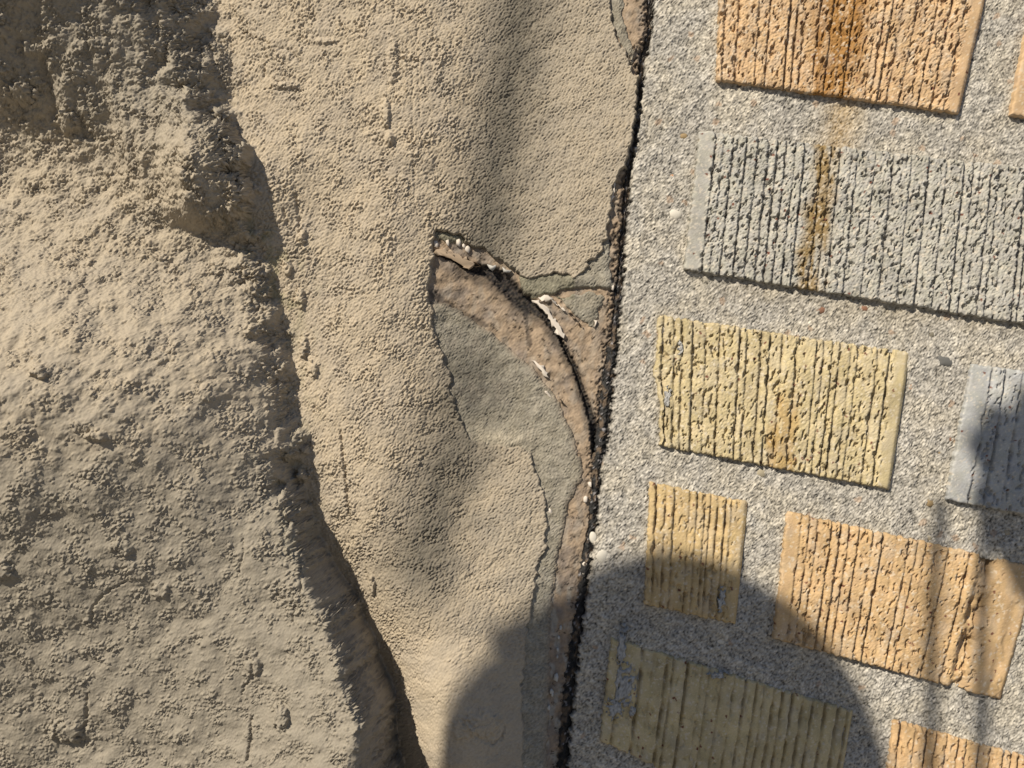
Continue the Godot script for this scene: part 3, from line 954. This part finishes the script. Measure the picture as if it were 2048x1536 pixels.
func build_brick(wall: Node3D, b: Dictionary, n: int, mat: Material) -> void:
	var o := corner(b)
	var wide: float = (o[0].distance_to(o[1]) + o[3].distance_to(o[2])) / 2.0
	var high: float = (o[0].distance_to(o[3]) + o[1].distance_to(o[2])) / 2.0
	var step: float = b.step
	var nx := int(wide / step) + 3
	var ny := int(high / step) + 3
	var r := RandomNumberGenerator.new()
	r.seed = 300 + n
	var deep: float = b.get("deep", 1.0)
	# grooves across the width, each with its own depth and width
	var size := int(wide) + 2
	var G := PackedFloat32Array()
	G.resize(size)
	var D := PackedFloat32Array()       # dirt in the grooves
	D.resize(size)
	var T := PackedFloat32Array()       # level of each rib
	T.resize(size)
	var x: float = b.edge[0] + r.randf_range(2.0, 8.0)
	if b.edge[0] < 5:
		x = r.randf_range(8.0, 16.0)
	var level := 0.0
	var last := 0.0
	while x < wide - b.edge[1]:
		var depth := r.randf_range(3.5, 7.5) * deep
		if r.randf() < 0.22:
			depth *= 0.4
		var half := r.randf_range(1.3, 2.3)
		for i in range(maxi(0, int(last)), mini(size, int(x))):
			T[i] = level + (i - last) / maxf(x - last, 1.0) * 1.6
		last = x
		level = r.randf_range(-1.4, 1.4)
		for i in range(maxi(0, int(x - 9)), mini(size, int(x + 14))):
			var e := (i - x) / half
			var cut := exp(-e * e) if e < 0.0 else exp(-e * e * 0.22)
			G[i] = maxf(G[i], depth * cut)
			D[i] = maxf(D[i], exp(-e * e * 0.8) * minf(1.0, depth / 5.0))
		x += b.rib * r.randf_range(0.55, 1.25) if r.randf() < 0.85 else b.rib * 1.7
	if b.has("broad"):
		for i in size:
			var e1 := (i - wide * 0.785) / 9.0
			var e2 := (i - wide * 0.905) / 22.0
			G[i] += 19.0 * (exp(-e1 * e1) if e1 < 0.0 else exp(-e1 * e1 * 0.16)) + (6.0 * smoothstep(0.0, 1.0, e2) if e2 > 0.0 else 0.0)
	var base_c := Color(b.c[0], b.c[1], b.c[2])
	var rust: Array = b.get("rust", [])
	var P := PackedVector3Array()
	P.resize(nx * ny)
	var C := PackedColorArray()
	C.resize(nx * ny)
	var so := n * 977.0
	var thick: float = b.z
	for j in ny:
		var t := clampf((j - 1.0) / (ny - 3.0), 0.0, 1.0)
		for i in nx:
			var s := clampf((i - 1.0) / (nx - 3.0), 0.0, 1.0)
			var rim := j == 0 or i == 0 or j == ny - 1 or i == nx - 1
			var a := s * wide
			var y := t * high
			# ragged outline
			var wob := 2.6 * n_edge.get_noise_2d(a * 0.9 + so, y * 0.9)
			var end_l := 1.0 - smoothstep(0.0, 26.0, a)
			var end_t := 1.0 - smoothstep(0.0, 20.0, y)
			var end_b := 1.0 - smoothstep(0.0, 20.0, high - y)
			var pt := slot(o, s, t)
			if b.has("chip"):
				pt.x += end_l * (4.0 * n_mid.get_noise_2d(55.0, y * 0.5) + 6.0 * sin(y / high * PI * 2.0 + 2.6))
			pt.y += wob * (end_t + end_b) * 1.1
			pt.x += wob * end_l
			var wa := a + 0.7 * n_grain.get_noise_2d(a * 0.3 + so, y * 0.35) + 0.9 * n_mid.get_noise_2d(so, y)
			var gi := clampi(int(wa), 0, size - 2)
			var fr := wa - gi
			var along := clampf(0.85 + 0.9 * n_mid.get_noise_2d(a * 0.5 + so + 70.0, y * 0.6), 0.25, 1.25)
			var groove := lerpf(G[gi], G[gi + 1], fr) * along
			var smooth_end := 1.0
			if b.edge[0] > 0:
				smooth_end *= smoothstep(b.edge[0] - 6.0, b.edge[0] + 3.0, a)
			smooth_end *= smoothstep(b.edge[1] - 6.0, b.edge[1] + 3.0, wide - a)
			# torn places: the clay drags and opens along the ribs
			var tn := n_tear.get_noise_2d(a * 1.45 + so, y * float(b.get("open", 0.62))) + 0.26 * n_mid.get_noise_2d(a * 0.7 + so, y * 0.7) + 0.35 * n_tint.get_noise_2d(a * 2.0 + so, y * 2.0)
			var edge_d := lerpf(D[gi], D[gi + 1], fr)
			var tear := smoothstep(0.40, 0.52, tn + 0.26 * edge_d + 0.16 * (float(b.tear) - 0.8) - 0.03) * float(b.tear) * smooth_end
			var lumps := smooth_end * (1.0 * n_grain.get_noise_2d(a * 0.8 + so + 300.0, y * 0.45) + 0.8 * n_fine.get_noise_2d(a * 0.8 + so, y * 0.8)) * float(b.get("lump", minf(1.0, b.tear)))
			var z := thick + T[gi] * smooth_end - groove * smooth_end * (1.0 - 0.0) - (4.0 + 4.5 * tn) * tear + lumps + 0.35 * n_fine.get_noise_2d(a * 1.5, y * 1.5 + so) + 1.4 * n_mid.get_noise_2d(a * 0.4, so + y * 0.4)
			if b.has("broad") and smooth_end < 1.0 and a > wide * 0.5:
				z -= groove * (1.0 - smooth_end) / maxf(along, 0.5)
			# worn edges
			var er := 4.5 + 2.5 * n_edge.get_noise_2d(a + so, y)
			z -= 3.4 * pow(1.0 - smoothstep(0.0, er, y), 2.0) * 1.6 + 2.6 * pow(1.0 - smoothstep(0.0, er, high - y), 2.0) + 3.0 * pow(1.0 - smoothstep(0.0, er, a), 2.0) + 6.0 * pow(1.0 - smoothstep(0.0, 11.0, wide - a), 2.0)
			z -= 9.0 * (1.0 - smoothstep(0.0, 80.0, y)) * 0.5
			if rim:
				z = -14.0
			P[j * nx + i] = w(pt.x, pt.y, z)
			# clay, sand and stains
			var v := 1.0 + 0.11 * n_mid.get_noise_2d(a + so, y) + 0.10 * n_fine.get_noise_2d(a * 1.3, y * 1.3 + so) + 0.20 * n_tint.get_noise_2d(a + so, y)
			var c := Color(base_c.r * v, base_c.g * v, base_c.b * (v - 0.05 * n_mid.get_noise_2d(a, y + so)))
			c = c.lerp(Color(base_c.r * 0.34, base_c.g * 0.29, base_c.b * 0.28), clampf(0.42 * edge_d * along * smooth_end * minf(1.0, groove / 3.0) + 0.14 * tear, 0.0, 0.8))
			if rust.size():
				var rs := clampf(1.0 - absf(s - (rust[0] + rust[1]) * 0.5 + 0.012 * (t - 0.5) + 0.018 * n_mid.get_noise_2d(so, y * 0.7)) / ((rust[1] - rust[0]) * 0.62), 0.0, 1.0)
				rs *= clampf(0.75 + 0.9 * n_mid.get_noise_2d(a * 1.4 + so, y * 0.3), 0.0, 1.0) * rust[2]
				if n == 3:
					rs *= smoothstep(0.35, 0.7, t)
				c = c.lerp([Color(0.30, 0.155, 0.045), Color(), Color(0.23, 0.155, 0.06), Color(0.36, 0.22, 0.065)][n], clampf(2.0 * rs, 0.0, 0.9 if n < 3 else 0.55))
			c = c.lerp(Color(0.46, 0.43, 0.38), 0.2 * smoothstep(0.05, 0.55, n_clump.get_noise_2d(a * 1.3 + so, y * 0.8 + 50.0)))
			var sp := n_cell2.get_noise_2d(a * 2.6 + so, y * 2.6)
			if sp > b.get("sand", 0.93):
				c = Color(0.58, 0.52, 0.43).lerp(c, 0.45)
			elif sp < -0.988:
				c = Color(0.15, 0.06, 0.04)
			if tear < 0.1 and n_cell.get_noise_2d(a * 1.1 + so, y * 1.1) > 0.90:
				c = c.lerp(Color(0.7, 0.64, 0.52), 0.4)
			C[j * nx + i] = c
	var brick := part("brick", sheet(P, C, nx, ny), mat, wall, b.get("label", ""))
	var gray := plain(Color(0.40, 0.40, 0.385), 0.96)
	var smears := []
	if n == 7:
		smears = [[0.045, 0.08, 9, 44], [0.075, 0.42, 24, 46], [0.05, 0.62, 18, 26], [0.12, 0.60, 10, 9], [0.44, 0.04, 18, 7]]
	elif n == 5:
		smears = [[0.82, 0.82, 8, 24]]
	elif n == 3:
		smears = [[0.09, 0.22, 6, 14], [0.04, 0.62, 8, 22]]
	for s in smears:
		smear(brick, slot(o, s[0], s[1]), s[2], s[3], thick, gray)

func smear(parent: Node, at: Vector2, rx: float, ry: float, z: float, _mat: Material) -> void:
	# a thin ragged crust of mortar
	var n := 30
	var P := PackedVector3Array()
	var C := PackedColorArray()
	var gone := PackedByteArray()
	for j in n:
		for i in n:
			var a := (i / (n - 1.0) * 2.0 - 1.0) * 1.25
			var b := (j / (n - 1.0) * 2.0 - 1.0) * 1.25
			var p := at.x + a * rx - b * ry * 0.09
			var q := at.y + b * ry
			var e := sqrt(a * a + b * b) + 0.75 * n_edge.get_noise_2d(p * 1.2, q * 1.2)
			var h := 1.0 - smoothstep(0.75, 1.0, e)
			P.append(w(p, q, z - 9.0 + 11.5 * h + 1.0 * n_grain.get_noise_2d(p, q)))
			var v := 0.34 + 0.12 * n_cell.get_noise_2d(p, q)
			C.append(Color(v * 1.01, v, v * 0.96))
			gone.append(1 if h <= 0.0 else 0)
	part("mortar_smear", sheet(P, C, n, n, gone), skin(0.96, 0.2), parent)

func build_pebbles(wall: Node3D) -> void:
	var tones := [Color(0.58, 0.55, 0.48), Color(0.12, 0.12, 0.115), Color(0.17, 0.155, 0.12), Color(0.24, 0.13, 0.085), Color(0.33, 0.29, 0.21), Color(0.30, 0.22, 0.12), Color(0.42, 0.30, 0.22), Color(0.05, 0.05, 0.045), Color(0.48, 0.26, 0.14)]
	var mats := []
	for c: Color in tones:
		mats.append(plain(c, 0.75))
	for b in PEBBLES:
		var st := SurfaceTool.new()
		st.begin(Mesh.PRIMITIVE_TRIANGLES)
		st.set_smooth_group(0)
		var rings := 5
		var n := 12
		var rr := func(k: int) -> float: return 1.0 + 0.22 * n_edge.get_noise_2d(b[0] + 9.0 * cos(TAU * k / n), b[1] + 9.0 * sin(TAU * k / n)) * (2.2 if b[4] in [1, 7] else 1.0)
		var pt := func(k: int, ring: int) -> Vector3:
			var e := ring / float(rings)
			var r: float = rr.call(k % n) * sin(e * PI * 0.5)
			return w(b[0] + b[2] * r * cos(TAU * k / n), b[1] + b[3] * r * sin(TAU * k / n), -3.0 + minf(b[2], b[3]) * 0.55 * cos(e * PI * 0.5))
		for ring in rings:
			for k in n:
				for v in [[k, ring], [k + 1, ring], [k, ring + 1], [k + 1, ring], [k + 1, ring + 1], [k, ring + 1]]:
					st.add_vertex(pt.call(v[0], v[1]))
		st.generate_normals()
		part("pebble", st.commit(), mats[b[4]], wall)

# ------------------------------------------------------------------ ground in front of the walls

func build_ground() -> void:
	var m := StandardMaterial3D.new()
	m.albedo_color = Color(0.22, 0.21, 0.19).linear_to_srgb()
	m.roughness = 0.95
	var pl := PlaneMesh.new()
	pl.size = Vector2(300, 300)
	var o := part("ground", pl, m, self)
	o.position = Vector3(0, -1.2, 0)
	o.set_meta("kind", "structure")
	o.set_meta("label", "grey pavement in front of the walls")

# ------------------------------------------------------------------ the person whose shadow falls on the wall

func nets(bones: Array, lo: Vector3, hi: Vector3, cell: float, blend: float, tone: Callable, st: SurfaceTool) -> void:
	# the surface of tapered capsules joined smoothly, as surface nets
	var n := Vector3i(((hi - lo) / cell).ceil()) + Vector3i(2, 2, 2)
	var F := PackedFloat32Array()
	F.resize(n.x * n.y * n.z)
	F.fill(1.0)
	for b in bones:
		var a: Vector3 = b[0]
		var e: Vector3 = b[1]
		var ra: float = b[2]
		var rb: float = b[3]
		var m := maxf(ra, rb) + blend + cell * 2.0
		var from := Vector3i(((a.min(e) - Vector3.ONE * m - lo) / cell).floor()).clamp(Vector3i.ZERO, n - Vector3i.ONE)
		var to := Vector3i(((a.max(e) + Vector3.ONE * m - lo) / cell).ceil()).clamp(Vector3i.ZERO, n - Vector3i.ONE)
		var ab := e - a
		var l2 := maxf(ab.length_squared(), 1e-9)
		for z in range(from.z, to.z + 1):
			for y in range(from.y, to.y + 1):
				for x in range(from.x, to.x + 1):
					var p := lo + Vector3(x, y, z) * cell
					var t := clampf((p - a).dot(ab) / l2, 0.0, 1.0)
					var d := p.distance_to(a + ab * t) - lerpf(ra, rb, t)
					var k := (z * n.y + y) * n.x + x
					var o := F[k]
					var h := clampf(0.5 + 0.5 * (d - o) / blend, 0.0, 1.0)
					F[k] = lerpf(d, o, h) - blend * h * (1.0 - h)
	var ids := {}
	var V: Array[Vector3] = []
	for z in n.z - 1:
		for y in n.y - 1:
			for x in n.x - 1:
				var k := (z * n.y + y) * n.x + x
				var sum := Vector3.ZERO
				var cnt := 0
				var vals := [F[k], F[k + 1], F[k + n.x], F[k + n.x + 1], F[k + n.x * n.y], F[k + n.x * n.y + 1], F[k + n.x * n.y + n.x], F[k + n.x * n.y + n.x + 1]]
				var inside := 0
				for v in vals:
					if v < 0.0:
						inside += 1
				if inside == 0 or inside == 8:
					continue
				for a in 8:
					for bit in [1, 2, 4]:
						if a & bit:
							continue
						var c: int = a | bit
						if (vals[a] < 0.0) != (vals[c] < 0.0):
							var f: float = vals[a] / (vals[a] - vals[c])
							sum += Vector3(a & 1, (a >> 1) & 1, (a >> 2) & 1).lerp(Vector3(c & 1, (c >> 1) & 1, (c >> 2) & 1), f)
							cnt += 1
				ids[k] = V.size()
				V.append(lo + (Vector3(x, y, z) + sum / cnt) * cell)
	var strides := [1, n.x, n.x * n.y]
	for z in range(1, n.z - 1):
		for y in range(1, n.y - 1):
			for x in range(1, n.x - 1):
				var k := (z * n.y + y) * n.x + x
				for ax in 3:
					var s0: float = F[k]
					var s1: float = F[k + strides[ax]]
					if (s0 < 0.0) == (s1 < 0.0):
						continue
					var u: int = strides[(ax + 1) % 3]
					var v: int = strides[(ax + 2) % 3]
					var q := [k - u - v, k - v, k, k - u]
					if not (ids.has(q[0]) and ids.has(q[1]) and ids.has(q[2]) and ids.has(q[3])):
						continue
					var order := [0, 1, 2, 0, 2, 3] if s0 >= 0.0 else [0, 2, 1, 0, 3, 2]
					for i in order:
						var pos: Vector3 = V[ids[q[i]]]
						st.set_color(tone.call(pos))
						st.add_vertex(pos)

func build_person() -> void:
	var up_sun := Vector3(-SUN_X, SUN_Y, 1.0)
	var head := Vector3(0.087, -0.212, 0.0) + up_sun * 0.80
	var hand := Vector3(0.323, -0.106, 0.0) + up_sun * 0.72
	var who := thing("person", "person standing in front of the wall, known by the head shadow; raised hand added for the shadow at the right", "person")
	var sk := Color(0.42, 0.26, 0.18)
	var shirt := Color(0.10, 0.14, 0.22)
	var pants := Color(0.045, 0.05, 0.06)
	var neck := head + Vector3(-0.115, -0.115, 0.04)
	var chest := head + Vector3(-0.06, -0.34, 0.07)
	var hips := head + Vector3(-0.06, -0.70, 0.08)
	var sr := head + Vector3(0.11, -0.225, 0.06)
	var sl := head + Vector3(-0.25, -0.245, 0.06)
	var er := hand + Vector3(0.018, -0.257, 0.045)
	var wr := hand + Vector3(0.006, -0.075, 0.008)
	var el := sl + Vector3(-0.06, -0.30, 0.03)
	var wl := el + Vector3(0.02, -0.26, -0.06)
	var floor_y := -1.2
	var bones := [
		[head + Vector3(-0.075, -0.055, 0.01), neck, 0.048, 0.055], [neck, chest + Vector3(0, 0.06, 0), 0.065, 0.11], [sl + Vector3(0.05, -0.02, 0), sr + Vector3(-0.05, -0.02, 0), 0.075, 0.075],
		[chest + Vector3(-0.08, 0, 0), chest + Vector3(0.08, 0, 0), 0.12, 0.12], [chest + Vector3(0, -0.02, 0), hips + Vector3(0, 0.1, 0), 0.15, 0.14], [hips + Vector3(-0.08, 0, 0), hips + Vector3(0.08, 0, 0), 0.115, 0.115],
		[sr, er, 0.058, 0.045], [er, wr, 0.044, 0.030], [sl, el, 0.058, 0.044], [el, wl, 0.043, 0.030], [wl, wl + Vector3(0.01, -0.09, -0.02), 0.032, 0.030]]
	for s in [-1.0, 1.0]:
		var hip := hips + Vector3(0.09 * s, -0.06, 0)
		var knee := Vector3(hip.x + 0.02 * s, -0.72, hip.z - 0.015)
		var ankle := Vector3(hip.x + 0.03 * s, -1.12, hip.z + 0.02)
		bones.append([hip, knee, 0.09, 0.058])
		bones.append([knee, ankle, 0.060, 0.042])
		bones.append([ankle + Vector3(0, -0.03, 0.02), ankle + Vector3(0.02 * s, -0.045, -0.15), 0.040, 0.034])
	var tone := func(p: Vector3) -> Color:
		if p.y < -1.10:
			return Color(0.03, 0.025, 0.02)
		if p.y < hips.y + 0.03 and absf(p.x - hips.x) < 0.21:
			return pants
		if p.y > neck.y + 0.0 and absf(p.x - neck.x) < 0.09:
			return sk
		if p.distance_to(wr) < 0.19 or p.distance_to(wl) < 0.2:
			return sk
		return shirt
	var st := SurfaceTool.new()
	st.begin(Mesh.PRIMITIVE_TRIANGLES)
	st.set_smooth_group(0)
	nets(bones, Vector3(head.x - 0.5, floor_y, 0.58), Vector3(hand.x + 0.14, hand.y + 0.04, 1.10), 0.017, 0.03, tone, st)
	# head and face on a finer grid, looking at the wall
	var skinny := func(_p: Vector3) -> Color: return sk
	var face := [
		[head + Vector3(0, 0.025, 0.015), head + Vector3(0, 0.02, -0.015), 0.072, 0.070], [head + Vector3(0, -0.045, -0.03), head + Vector3(0, -0.07, -0.035), 0.058, 0.045],
		[head + Vector3(0, 0.0, -0.092), head + Vector3(0, -0.032, -0.106), 0.010, 0.015], [head + Vector3(-0.022, -0.066, -0.080), head + Vector3(0.022, -0.066, -0.080), 0.008, 0.008],
		[head + Vector3(-0.04, 0.018, -0.080), head + Vector3(0.04, 0.018, -0.080), 0.012, 0.012],
		[head + Vector3(-0.066, 0.012, 0.01), head + Vector3(-0.068, -0.028, 0.0), 0.011, 0.009], [head + Vector3(0.066, 0.012, 0.01), head + Vector3(0.068, -0.028, 0.0), 0.011, 0.009],
		[head + Vector3(0, -0.06, 0.02), head + Vector3(0, -0.10, 0.035), 0.048, 0.050]]
	tilt(face, head)
	nets(face, head - Vector3(0.17, 0.17, 0.17), head + Vector3(0.17, 0.16, 0.17), 0.007, 0.014, skinny, st)
	# raised right hand, added to cast the shadow at the right: palm and fingers
	var palm := [[wr, hand, 0.027, 0.033], [hand + Vector3(-0.028, 0.012, 0), hand + Vector3(0.028, 0.012, 0), 0.022, 0.022]]
	for f in 4:
		var k := hand + Vector3(-0.033 + 0.022 * f, 0.032 + (0.006 if f in [1, 2] else 0.0), -0.006)
		var len: float = [0.036, 0.041, 0.039, 0.030][f]
		var m := k + Vector3(0, len * 0.45, -len * 0.75)
		var e := m + Vector3(0, -len * 0.62, -len * 0.35)
		palm.append([k, m, 0.0098, 0.0090])
		palm.append([m, e, 0.0090, 0.0082])
		palm.append([e, e + Vector3(0, -len * 0.30, len * 0.42), 0.0082, 0.0075])
	palm.append([hand + Vector3(-0.030, -0.015, -0.010), hand + Vector3(-0.036, 0.004, -0.034), 0.013, 0.0105])
	palm.append([hand + Vector3(-0.036, 0.004, -0.034), hand + Vector3(-0.016, 0.012, -0.052), 0.0105, 0.0085])
	nets(palm, hand - Vector3(0.10, 0.11, 0.09), hand + Vector3(0.09, 0.11, 0.06), 0.0045, 0.006, skinny, st)
	st.generate_normals()
	part("body", st.commit(), skin(0.8, 0.3), who)
	var hs := SurfaceTool.new()
	hs.begin(Mesh.PRIMITIVE_TRIANGLES)
	hs.set_smooth_group(0)
	var locks := [[head + Vector3(0, 0.018, 0.02), head + Vector3(0, 0.010, 0.0), 0.075, 0.073], [head + Vector3(0, 0.046, 0.020), head + Vector3(0, 0.050, 0.010), 0.060, 0.060],
		[head + Vector3(0, -0.045, 0.025), head + Vector3(0, -0.052, 0.020), 0.066, 0.064]]
	tilt(locks, head)
	nets(locks, head + Vector3(-0.19, -0.19, -0.17), head + Vector3(0.19, 0.19, 0.17), 0.009, 0.03, func(_p: Vector3) -> Color: return Color(0.09, 0.12, 0.19), hs)
	hs.generate_normals()
	part("added_hood", hs.commit(), skin(0.7, 0.4), who)  # added and unseen: shaped to round off the head shadow
	# added cord, unseen: a loop from the hand that casts the thin shadow lines
	var cs := SurfaceTool.new()
	cs.begin(Mesh.PRIMITIVE_TRIANGLES)
	cs.set_smooth_group(0)
	var cord := []
	for i in 9:
		var t := i / 8.0
		cord.append(hand + Vector3(-0.058 - 0.006 * sin(t * PI), 0.0 - 0.34 * t, -0.046))
	for i in 9:
		var t := i / 8.0
		cord.append(hand + Vector3(-0.046 + 0.010 * sin(t * PI * 0.5), -0.352 + 0.36 * t, -0.044))
	for i in cord.size() - 1:
		tube(cs, cord[i], cord[i + 1], 0.0032, 8)
	cs.generate_normals()
	var co := part("shadow_cord", cs.commit(), plain(Color(0.02, 0.02, 0.022), 0.7), self)
	co.set_meta("label", "unseen black cord added for the thin shadow lines, hanging in a loop from the raised hand")
	co.set_meta("category", "cord")

func tilt(bones: Array, about: Vector3) -> void:
	# the head leans over to its right and looks down, away from the sun
	var back := Vector3(-SUN_X, SUN_Y, 1.0).normalized()
	var up := Vector3(SUN_Y, SUN_X, 0.0).normalized()
	var turn := Basis(up.cross(back), up, back)
	for b in bones:
		b[0] = about + turn * (b[0] - about)
		b[1] = about + turn * (b[1] - about)

func tube(st: SurfaceTool, a: Vector3, b: Vector3, r: float, n: int) -> void:
	var d := (b - a).normalized()
	var u := d.cross(Vector3(0.3, 0.1, 1.0)).normalized()
	var v := d.cross(u)
	for i in n:
		var p := (u * cos(TAU * i / n) + v * sin(TAU * i / n)) * r
		var q := (u * cos(TAU * (i + 1) / n) + v * sin(TAU * (i + 1) / n)) * r
		for x in [a + p, b + p, a + q, a + q, b + p, b + q]:
			st.add_vertex(x)
